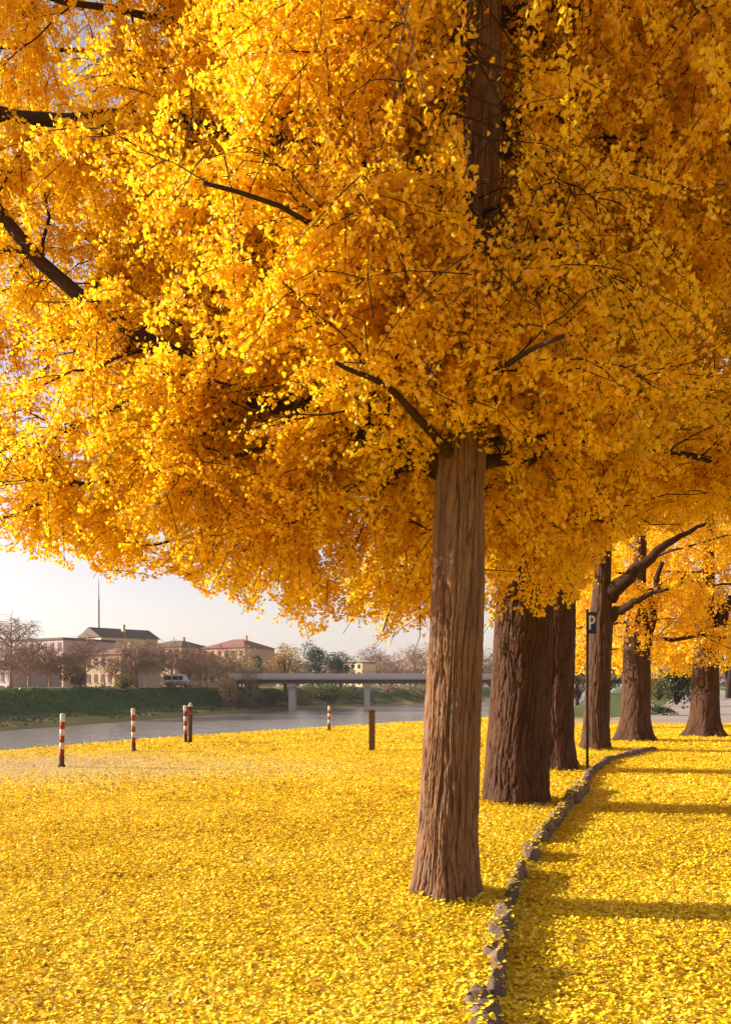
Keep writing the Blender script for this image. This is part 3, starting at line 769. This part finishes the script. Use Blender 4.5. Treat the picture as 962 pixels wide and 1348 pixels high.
# ------------------------------------------------------------------ bridge
def placeY(px, Y, emin=14):
    while X_far(Y)-(px-CX)/F*Y < emin: Y += 1
    return Y
BY = 150.; bx0, bx1 = (306-CX)/F*BY, 52.
b = thing('road_bridge', 'long flat concrete road bridge crossing the river on slim piers', 'bridge', (12, BY, -3))
v, f = box(bx0, bx1, BY-4.2, BY+4.2, 2.75, 3.2); part('deck', b, v, f, M['concrete'])
v, f = merge([box(bx0, bx1, BY-2.6, BY-1.2, 2.0, 2.747), box(bx0, bx1, BY+1.2, BY+2.6, 2.0, 2.747)]); part('girder', b, v, f, M['concrete_dark'])
for yy in (BY-4.35, BY+4.15):
    v, f = box(bx0, bx1, yy, yy+.2, 3.0, 3.85); part('fascia', b, v, f, M['concrete'])
for yy in (BY-4.25, BY+4.25):
    it = [box(bx0, bx1, yy-.03, yy+.03, 4.32, 4.37), box(bx0, bx1, yy-.015, yy+.015, 4.08, 4.11)]
    for xx in np.arange(bx0+.4, bx1, 2.0): it.append(box(xx-.03, xx+.03, yy-.03, yy+.03, 3.852, 4.318))
    v, f = merge(it); part('railing', b, v, f, M['grey_metal'])
for xx in ((385-CX)/F*BY, (483-CX)/F*BY, 14.5, 29.):
    it = [box(xx-.55, xx+.55, BY-2.2, BY+2.2, -4.5, 1.4), box(xx-.8, xx+.8, BY-3, BY+3, 1.402, 1.997)]
    v, f = merge(it); part('pier', b, v, f, M['concrete'])
v, f = merge([box(bx0-1.2, bx0+.6, BY-4.1, BY+4.1, -3.5, 2.74)]); part('abutment', b, v, f, M['concrete_dark'])

def lamp_post(X, Y, z, H, label, side=1, col='grey_metal', group=None):
    r = thing('street_lamp', label, 'street lamp', (X, Y, z), group)
    v, f = merge([cyl(0, 0, 0, H, .09, 8, .05), cyl(0, 0, -.1, .5, .13, 8)]); part('pole', r, v, f, M[col], local=True)
    t = np.linspace(0, 1, 6)
    v, f = tubes(np.stack([side*1.2*t, 0*t, H+.25*np.sin(t*PI/2)], 1), np.full(6, .04), 6); part('arm', r, v, f, M[col], local=True)
    v, f = box(side*1.2-.3, side*1.2+.3, -.12, .12, H+.18, H+.3); part('lamp_head', r, v, f, M['grey_metal'], local=True)
lamp_post((357-CX)/F*BY, BY+3.8, 3.202, 4.2, 'lamp post at the left end of the bridge', 1, group='lamp posts across the river')
lamp_post((398-CX)/F*BY, BY+3.8, 3.202, 2.6, 'shorter lamp post on the bridge, above the gap between its two left piers', 1, group='lamp posts across the river')

# ------------------------------------------------------------------ far bank buildings
def building(px0, px1, ytop, Y, depth, label, wall, roof, rtype='hip', rh=2., floors=2, cols=4, rz=-.55, win='glass', base=1.2, name='house', side_win=True):
    X0, X1 = (px0-CX)/F*Y, (px1-CX)/F*Y; w = X1-X0; H = EYE+(HY-ytop)/F*Y-base
    r = thing(name, label, 'building', ((X0+X1)/2, Y+depth/2, base), None, rz)
    a, d = w/2, depth/2
    v, f = box(-a, a, -d, d, -.6, H); part('wall', r, v, f, M[wall], local=True)
    o = .45
    if rtype == 'flat':
        v, f = box(-a-.25, a+.25, -d-.25, d+.25, H+.003, H+.4)
    elif rtype == 'gable':       # ridge runs in depth
        v = np.array([[-a-o, -d-o, H-.1], [a+o, -d-o, H-.1], [a+o, d+o, H-.1], [-a-o, d+o, H-.1], [0, -d-o, H+rh], [0, d+o, H+rh]])
        f = [np.array([[0, 1, 2, 3], [1, 2, 5, 4], [3, 0, 4, 5]]), np.array([[0, 4, 1], [2, 5, 3]])]
    else:
        q = min(a, d)*.9
        v = np.array([[-a-o, -d-o, H+.003], [a+o, -d-o, H+.003], [a+o, d+o, H+.003], [-a-o, d+o, H+.003], [-a+q, 0, H+rh], [a-q, 0, H+rh]])
        f = [np.array([[0, 3, 2, 1], [0, 1, 5, 4], [2, 3, 4, 5]]), np.array([[1, 2, 5], [3, 0, 4]])]
    rf = part('roof', r, v, f, M[roof], local=True)
    if rtype != 'flat':
        v, f = box(a*.3, a*.3+.6, -.3, .3, H+rh*.3, H+rh+.8); part('chimney', rf, v, f, M[wall], local=True)
    fh = H/floors
    def win_at(cx, cz, face):
        ww, wh = min(1.1, w/cols*.45), min(1.5, fh*.5)
        if face == 'f': v, f = box(cx-ww/2, cx+ww/2, -d-.06, -d+.1, cz, cz+wh); v2, f2 = box(cx-ww/2-.12, cx+ww/2+.12, -d-.14, -d-.062, cz-.14, cz-.002)
        else: v, f = box(-a-.06, -a+.1, cx-ww/2, cx+ww/2, cz, cz+wh); v2, f2 = box(-a-.14, -a-.062, cx-ww/2-.12, cx+ww/2+.12, cz-.14, cz-.002)
        wd = part('window', r, v, f, M[win], local=True); part('sill', wd, v2, f2, M['lavender'], local=True)
    for fl in range(floors):
        for c in range(cols):
            win_at(-a+w*(c+.5)/cols, fl*fh+fh*.33, 'f')
        if side_win:
            nc = max(1, int(depth/3.5))
            for c in range(nc): win_at(-d+depth*(c+.5)/nc, fl*fh+fh*.33, 's')
    v, f = box(-.5, .5, -d-.05, -d+.1, -.3, min(2.1, fh*.3+.6)); part('door', r, v, f, M['shutter'], local=True)
    return r
building(-70, 58, 880, 128, 9, 'long low pale building with dark windows at the left edge of the far bank', 'lavender', 'roof_red', 'hip', 1.6, 1, 9, name='low_building')
building(30, 118, 843, 150, 12, 'mauve flat roofed block behind the bare trees at the far left', 'mauve', 'roof_dark', 'flat', 0, 3, 6, name='apartment_block')
building(118, 186, 862, 133, 9, 'brown two storey house with dark windows below the cream gabled house', 'brownwall', 'roof_red', 'hip', 1.5, 2, 5, win='shutter')
building(116, 172, 838, 160, 13, 'cream house rising above the brown house, its left side in the sun', 'cream', 'roof_dark', 'gable', 2.0, 3, 4, rz=-.75, win='shutter')
building(190, 262, 852, 188, 10, 'dark roofed brown building hidden behind bare trees in the middle of the far bank', 'brownwall', 'roof_dark', 'hip', 1.8, 3, 5)
building(272, 346, 853, 184, 11, 'salmon building with purple red hip roof left of the bridge', 'salmon', 'roof_red', 'hip', 2.3, 3, 6, win='shutter')
building(459, 488, 873, 236, 8, 'small cream house seen above the bridge deck', 'cream', 'roof_red', 'flat', 0, 3, 3)
building(868, 900, 868, 150, 9, 'pale house far off behind the trees on the right beside the road', 'lavender', 'roof_red', 'hip', 2, 2, 3, base=0)

# mast
mx, my = (130-CX)/F*175, 175
r = thing('radio_mast', 'tall thin mast rising behind the cream gabled house', 'mast', (mx, my, 1.3))
v, f = cyl(0, 0, -.5, EYE+(HY-790)/F*my-1.3, .28, 8, .2); part('pole', r, v, f, M['grey_metal'], local=True)
v, f = cyl(0, 0, EYE+(HY-790)/F*my-1.3, EYE+(HY-762)/F*my-1.3, .14, 8, .06); part('antenna', r, v, f, M['grey_metal'], local=True)

# van, kiosk, railing and lamps on the promenade
vy = placeY(233, 122., 13); vx = (233-CX)/F*vy
r = thing('white_van', 'white van with dark windows parked on the far bank', 'van', (vx, vy, 1.4))
prof = np.array([[-2.3, .35], [2.35, .35], [2.4, 1.0], [1.9, 1.25], [1.35, 2.15], [1.1, 2.3], [-2.2, 2.3], [-2.3, 2.1]]); m = len(prof)
V = np.concatenate([np.c_[prof[:, 0], np.full(m, -.95), prof[:, 1]], np.c_[prof[:, 0], np.full(m, .95), prof[:, 1]]]); i = np.arange(m)
part('body', r, V, [np.stack([i, i+m, (i+1) % m+m, (i+1) % m], 1), np.arange(m)[None], (np.arange(m)[::-1]+m)[None]], M['van_white'], local=True)
for x0, x1 in ((-2.1, -.8), (-.65, .4), (.5, 1.25)):
    v, f = box(x0, x1, -.97, -.9, 1.25, 1.95); part('window', r, v, f, M['glass'], local=True)
for x in (-1.45, 1.5):
    for y in (-.86, .86):
        v, f = tubes(np.array([[x, y-.12, .35], [x, y+.12, .35]]), np.array([.35, .35]), 16); part('wheel', r, v, f, M['tyre'], local=True)
ky = placeY(187, 118., 13); kx = (187-CX)/F*ky
r = thing('kiosk', 'small pinkish utility box among the bare trees on the far bank', 'kiosk', (kx, ky, 1.35))
v, f = box(-.5, .5, -.5, .5, -.1, 1.5); part('body', r, v, f, M['salmon'], local=True)
v, f = box(-.6, .6, -.6, .6, 1.502, 1.62); part('roof', r, v, f, M['lavender'], local=True)
v, f = box(-.3, .3, -.53, -.48, .1, 1.3); part('door', r, v, f, M['lavender'], local=True)
it = []
pa, pb = np.array([(240-CX)/F*160, 160.]), np.array([(304-CX)/F*150, 147.])
for t in np.linspace(0, 1, 18):
    p = pa*(1-t)+pb*t; it.append(box(p[0]-.05, p[0]+.05, p[1]-.05, p[1]+.05, 1.2, 2.5))
for z in (1.8, 2.15, 2.5):
    it.append(tubes(np.array([[pa[0], pa[1], z], [pb[0], pb[1], z]]), np.array([.05, .05]), 6))
v, f = merge(it)
r = thing('railing', 'pale railing along the far bank leading to the bridge', 'railing', (pa[0], pa[1], 1.4))
part('rails', r, v, f, M['concrete'])
lamp_post((275-CX)/F*156, 156, 1.4, 4.0, 'white lamp post on the far bank right of the white van', 1, 'white', 'lamp posts across the river')
lamp_post((305-CX)/F*161, 161, 1.4, 7.0, 'tall grey lamp post in front of the salmon building', -1, group='lamp posts across the river')
lamp_post((322-CX)/F*164, 164, 1.4, 6.5, 'grey lamp post at the right end of the salmon building', -1, group='lamp posts across the river')

# ------------------------------------------------------------------ far trees
def bare_tree_meshes(seed, H=8., spread=3.2, n_l=12, n_b=10, n_t=14):
    g = np.random.default_rng(seed)
    z = np.linspace(-.2, H*.8, 9)
    tr = np.stack([g.normal(size=9)*.06*np.arange(9)/4, g.normal(size=9)*.06*np.arange(9)/4, z], 1)
    tm = np_mesh('trunk', *tubes(tr, np.linspace(.22, .04, 9), 8), M['bare_twig'], True)
    limbs = []
    for q in range(n_l):
        u = (q+.3)/n_l; zz = H*(.22+.55*u); az = q*2.4+seed; L = spread*(1.05-.5*u)*g.uniform(.75, 1.15)
        s = np.linspace(0, 1, 8)
        p = np.stack([math.cos(az)*L*s*.9, math.sin(az)*L*s*.9, zz+L*.75*s**1.1], 1)+np.cumsum(g.normal(size=(8, 3))*.05, 0)*s[:, None]
        limbs.append((p, .09, .02))
    B, BR, Tw = grow(None, None, limbs, seed, n_b, n_t, (.9, 2.0), (.5, 1.3), -.15)
    its = [tubes(p, np.linspace(.09, .03, 8), 5) for p, _, _ in limbs]+[tubes(B, np.maximum(BR, .025), 3, False), tubes(Tw, np.full((len(Tw), 5), .019), 3, False)]
    return tm, np_mesh('branches', *merge(its), M['bare_twig'])
bare = [bare_tree_meshes(s) for s in (3, 8, 15)]
BT = [(-8, 108, 846, 0, 'bare brown tree cut by the left edge of the photo on the far bank'),
      (14, 118, 803, 1, 'tallest bare brown tree on the far bank, near the left edge'),
      (38, 112, 838, 2, 'bare tree in front of the right end of the low pale building'),
      (66, 116, 846, 0, 'bare brown tree left of the brown two storey house'),
      (92, 113, 852, 1, 'short bare tree just left of the brown two storey house'),
      (112, 121, 832, 2, 'thin bare tree at the left corner of the cream house'),
      (152, 113, 858, 0, 'short bare tree in front of the brown two storey house'),
      (180, 118, 834, 1, 'bare tree at the right corner of the brown two storey house'),
      (206, 121, 842, 2, 'bare brown tree above the pinkish utility box'),
      (226, 127, 840, 0, 'bare brown tree behind the white van'),
      (250, 118, 846, 1, 'bare brown tree at the right end of the white van'),
      (272, 130, 850, 2, 'bare brown tree at the left end of the salmon building'),
      (298, 136, 848, 0, 'bare tree in front of the middle of the salmon building'),
      (318, 139, 862, 1, 'short bare tree before the right end of the salmon building'),
      (545, 225, 845, 2, 'wide bare brown tree behind the bridge, just left of the front trunk'),
      (512, 232, 858, 0, 'low bare tree behind the bridge right of the small cream house'),
      (440, 240, 862, 1, 'bare tree behind the bridge left of the small cream house')]
for px, Y, top, k_, lb in BT:
    if px < 330: Y = placeY(px, Y)
    X = (px-CX)/F*Y; zb = float(ground_z(X, Y)); H = EYE+(HY-top)/F*Y-zb
    r = thing('bare_tree', lb, 'tree', (X, Y, zb), 'bare trees across the river', rng.uniform(0, 6))
    sc = H/8.4; wd = sc*rng.uniform(1., 1.3)
    for nm, me in zip(('trunk', 'branches'), bare[k_]):
        o = bpy.data.objects.new(nm, me); C.objects.link(o); o.parent = r; o.scale = (wd, wd, sc)

FG = {'gold': [(0, (.25, .14, .03)), (1, (.50, .32, .07))], 'green': [(0, (.015, .028, .010)), (1, (.06, .085, .028))], 'tan': [(0, (.22, .14, .06)), (1, (.40, .29, .13))],
      'bushgreen': [(0, (.04, .065, .015)), (1, (.14, .17, .04))], 'brown': [(0, (.13, .08, .05)), (1, (.28, .18, .11))], 'olive': [(0, (.09, .085, .02)), (1, (.27, .22, .06))]}
for q, st in FG.items(): M['f_'+q] = leaf_mat('foliage_'+q, st, .3, .03)
def leafy(px, Y, top, wpx, kind, label, cat='tree', n=2600, fs=.32, bottom=None, seed=0, name='broadleaf_tree', zb=None, group=None, stem=True):
    g = np.random.default_rng(seed+int(px)*3+int(Y))
    X = (px-CX)/F*Y; zb = float(ground_z(X, Y)) if zb is None else zb
    H = EYE+(HY-top)/F*Y-zb; W = wpx/F*Y/2
    r = thing(name, label, cat, (X, Y, zb), group)
    z0 = H*(.22 if stem else .0)
    nl = 9
    lob = np.stack([g.normal(size=nl)*W*.42, g.normal(size=nl)*W*.42, z0+(H-z0)*g.uniform(.25, .78, nl)], 1)
    lr = W*g.uniform(.38, .62, nl); lz = (H-z0)*g.uniform(.20, .30, nl)
    li = g.integers(0, nl, n)
    d = g.normal(size=(n, 3)); d /= np.linalg.norm(d, axis=1, keepdims=True)
    rad = g.uniform(.3, 1.08, n)**.6
    o = lob[li]+d*rad[:, None]*np.stack([lr[li], lr[li], lz[li]], 1)
    o[:, 2] = np.clip(o[:, 2], .05, None)
    dd = g.normal(size=(n, 3)); dd /= np.linalg.norm(dd, axis=1, keepdims=True)
    V, fq, m = leaf_geo(o, dd, g.uniform(.5, 1.1, n)*fs, g, False)
    if stem:
        K = 7; p = np.stack([np.cumsum(g.normal(size=K)*.05), np.cumsum(g.normal(size=K)*.05), np.linspace(-.2, H*.75, K)], 1)
        v, f = tubes(p, np.linspace(.04*H, .015*H, K), 8); part('trunk', r, v, f, M['limb'], True, local=True)
    its = [tubes(np.stack([np.linspace(0, a[0], 5), np.linspace(0, a[1], 5), np.linspace(H*.12, a[2], 5)], 1), np.linspace(.016*H, .006*H, 5), 5) for a in lob]
    v, f = merge(its); part('branches', r, v, f, M['twig'], True, local=True)
    part('crown', r, V, fq, M['f_'+kind], False, {'tint': ('FACE', tints(o, g, 5, .6))}, local=True)
gB = 'trees and bushes by the bridge'
leafy(376, 170, 845, 54, 'gold', 'golden brown rounded tree above the left end of the bridge', n=4200, group=gB)
leafy(420, 184, 847, 50, 'green', 'dark evergreen tree behind the bridge right of the golden tree', n=4200, group=gB)
leafy(448, 190, 858, 36, 'green', 'lower dark evergreen tree behind the bridge, left of the small cream house', n=3000, group=gB)
leafy(330, 149, 846, 60, 'tan', 'tan willow like bush on the bank at the left end of the bridge', 'bush', n=3600, name='bush', zb=-1.6, stem=False, group=gB)
leafy(303, 143, 884, 46, 'tan', 'low tan bush on the far bank left of the willow like bush', 'bush', n=2000, name='bush', zb=-1.6, stem=False, group=gB)
leafy(360, 158, 905, 40, 'bushgreen', 'green bush under the left end of the bridge', 'bush', n=2200, name='bush', zb=-2.4, stem=False, group=gB)
leafy(432, 176, 899, 60, 'bushgreen', 'large bright green bush on the bank below the bridge between two piers', 'bush', n=3800, name='bush', zb=-2.4, stem=False, group=gB)
leafy(396, 166, 908, 34, 'tan', 'dry tan reeds at the foot of the left pier', 'bush', n=1800, name='bush', zb=-2.4, stem=False, group=gB)
leafy(466, 186, 914, 40, 'brown', 'low brown bush at the water behind the second pier', 'bush', n=1500, name='bush', zb=-2.4, stem=False, group=gB)
leafy(506, 205, 897, 40, 'brown', 'brown bush below the bridge right of the second pier', 'bush', n=2200, name='bush', zb=-2.4, stem=False, group=gB)
leafy(545, 212, 896, 50, 'olive', 'olive bush below the bridge next to the front trunk', 'bush', n=2600, name='bush', zb=-2.4, stem=False, group=gB)
leafy(586, 226, 893, 50, 'brown', 'brown bush below the bridge behind the front trunk', 'bush', n=2200, name='bush', zb=-2.4, stem=False, group=gB)
leafy(500, 262, 850, 60, 'brown', 'wide brown tree far behind the bridge and the small cream house', n=2800, fs=.45, group=gB)
leafy(580, 255, 838, 80, 'gold', 'golden brown tree far behind the bridge, at the front trunk', n=3200, fs=.45, group=gB)
leafy(650, 250, 850, 80, 'brown', 'brown tree far off in the gap between the first two trunks', n=2600, fs=.45, group=gB)
leafy(320, 118, 868, 20, 'green', 'small dark evergreen before the right end of the salmon building', n=1000, seed=4, group=gB) if False else None
leafy(338, 166, 862, 22, 'green', 'dark rounded evergreen hiding the corner of the salmon building', n=1400, group=gB)
leafy(162, 124, 886, 30, 'olive', 'low olive bush in front of the brown two storey house', 'bush', n=900, name='bush', stem=False, group=gB)
leafy(100, 117, 882, 26, 'brown', 'low dark bush left of the brown two storey house', 'bush', n=900, name='bush', stem=False, group=gB)
gR = 'greenery beside the road'
leafy(890, 44, 825, 46, 'green', 'dark evergreen shrub left of the gnarled far right trunk', 'shrub', n=3600, fs=.14, name='shrub', stem=False, group=gR)
leafy(866, 43, 928, 44, 'green', 'low dark shrub lying beside the pale road', 'shrub', n=1200, fs=.10, name='shrub', stem=False, group=gR)
leafy(868, 62, 862, 40, 'olive', 'olive yellow bush hanging over the verge beyond the fifth trunk', 'bush', n=2600, fs=.16, name='bush', stem=False, group=gR)
for px, Y, top, wd, kd, lb in ((800, 95, 850, 60, 'olive', 'olive tree far off between the fourth and fifth trunks'),
        (760, 110, 858, 70, 'brown', 'brown tree far off right of the third trunk'),
        (845, 120, 835, 90, 'gold', 'golden tree far off behind the fifth trunk'),
        (905, 130, 820, 90, 'brown', 'brown tree far off behind the dark evergreen shrub'),
        (960, 100, 800, 110, 'olive', 'big olive tree at the right edge behind the gnarled trunk'),
        (1040, 90, 790, 130, 'gold', 'golden tree just past the right edge by the road'),
        (700, 140, 862, 60, 'olive', 'olive tree far off hidden behind the second trunk')):
    leafy(px, Y, top, wd, kd, lb, n=3000, fs=.3, group=gR)
leafy(232, vy-3, 894, 60, 'brown', 'low dark hedge in front of the white van', 'hedge', n=1500, fs=.22, name='hedge', stem=False, group=gB)
# rough grass and weeds on the far bank
g_ = np.random.default_rng(31)
yb = g_.uniform(60, 215, 15000); eb = g_.uniform(.2, 14.5, 15000)**1.0; xb = X_far(yb)-eb*1.03
ob = np.stack([xb, yb, ground_z(xb, yb)-.03], 1)
keep = fbm(ob*.22, 3, 4) > .42
ob = ob[keep]; db = g_.normal(size=ob.shape)*.5; db[:, 2] = 1; db /= np.linalg.norm(db, axis=1, keepdims=True)
V, fq, m = leaf_geo(ob, db, g_.uniform(.12, .34, len(ob)), g_, False)
o = part('bank_grass', None, V, fq, leaf_mat('bank_grass_blades', [(0, (.022, .05, .008)), (.6, (.06, .105, .016)), (1, (.18, .17, .05))], .25, .02), False, {'tint': ('FACE', tints(ob, g_, 5, .25))})
o['kind'] = 'stuff'; o['label'] = 'rough green grass and weeds on the far river bank'; o['category'] = 'grass'
# far wood on the horizon
g_ = np.random.default_rng(5)
n = 26000
Yw = g_.uniform(330, 420, n); Xw = g_.uniform(-330, 330, n)
hw = 6+9*fbm(np.stack([Xw*.045, 0*Xw, 0*Xw], 1), 3, 8)
ow = np.stack([Xw, Yw, 1+hw*g_.uniform(0, 1, n)**.7], 1); dw = g_.normal(size=(n, 3)); dw /= np.linalg.norm(dw, axis=1, keepdims=True)
V, fq, m = leaf_geo(ow, dw, g_.uniform(1.2, 2.4, n), g_, False)
o = part('distant_wood', None, V, fq, M['f_brown'], False, {'tint': ('FACE', tints(ow, g_, 5, .05))})
o['kind'] = 'stuff'; o['label'] = 'far line of brown autumn woodland along the horizon'; o['category'] = 'woodland'

# ------------------------------------------------------------------ air
hm = bpy.data.materials.new('haze_air'); hm.use_nodes = True; hm.node_tree.nodes.clear()
hv = hm.node_tree.nodes.new('ShaderNodeVolumePrincipled'); ho = hm.node_tree.nodes.new('ShaderNodeOutputMaterial')
hv.inputs['Color'].default_value = (.93, .88, .90, 1); hv.inputs['Density'].default_value = .00018
hm.node_tree.links.new(hv.outputs[0], ho.inputs['Volume'])
v, f = box(-2400, 2400, -400, 2600, -8, 60)
o = part('haze', None, v, f, hm); o['kind'] = 'stuff'; o['label'] = 'thin pale haze in the air over the river'; o['category'] = 'haze'

# ------------------------------------------------------------------ light, sky, camera
W = bpy.data.worlds.new('World'); S.world = W; W.use_nodes = True
nt = W.node_tree; nt.nodes.clear()
sky = nt.nodes.new('ShaderNodeTexSky'); sky.sky_type = 'NISHITA'; sky.sun_disc = False
sky.sun_elevation = SUN_EL
sky.sun_rotation = math.atan2(SUN_H[0], SUN_H[1])
sky.dust_density = 1.6; sky.air_density = 1.0; sky.ozone_density = .6
hs = nt.nodes.new('ShaderNodeHueSaturation'); hs.inputs['Saturation'].default_value = .4
mx_ = nt.nodes.new('ShaderNodeMix'); mx_.data_type = 'RGBA'; mx_.blend_type = 'MULTIPLY'; mx_.inputs[0].default_value = 1.
mx_.inputs[7].default_value = (1.0, .905, .925, 1)
bg = nt.nodes.new('ShaderNodeBackground'); bg.inputs[1].default_value = .090
ow_ = nt.nodes.new('ShaderNodeOutputWorld')
nt.links.new(sky.outputs[0], hs.inputs['Color']); nt.links.new(hs.outputs[0], mx_.inputs[6]); nt.links.new(mx_.outputs[2], bg.inputs[0]); nt.links.new(bg.outputs[0], ow_.inputs[0])

sd = bpy.data.lights.new('sun', 'SUN'); sd.energy = 5.0; sd.angle = math.radians(.55); sd.color = (1.0, .88, .70)
so = bpy.data.objects.new('sun', sd); C.objects.link(so)
to_sun = Vector((SUN_H[0]*math.cos(SUN_EL), SUN_H[1]*math.cos(SUN_EL), math.sin(SUN_EL)))
so.rotation_euler = to_sun.to_track_quat('Z', 'Y').to_euler(); so.location = (-20, 10, 20)

cd = bpy.data.cameras.new('camera'); co = bpy.data.objects.new('camera', cd); C.objects.link(co)
co.location = (0, 0, EYE); co.rotation_euler = (PI/2, 0, 0)
cd.sensor_fit = 'HORIZONTAL'; cd.sensor_width = 36; cd.lens = 36*F/962
cd.shift_y = (HY-674)/962; cd.clip_start = .05; cd.clip_end = 6000
S.camera = co
S.view_settings.view_transform = 'Standard'; S.view_settings.look = 'None'; S.view_settings.gamma = 1.0
S.view_settings.exposure = 1.26
S.cycles.max_bounces = 10; S.cycles.diffuse_bounces = 7; S.cycles.transmission_bounces = 8; S.cycles.glossy_bounces = 3
S.cycles.caustics_reflective = False; S.cycles.caustics_refractive = False
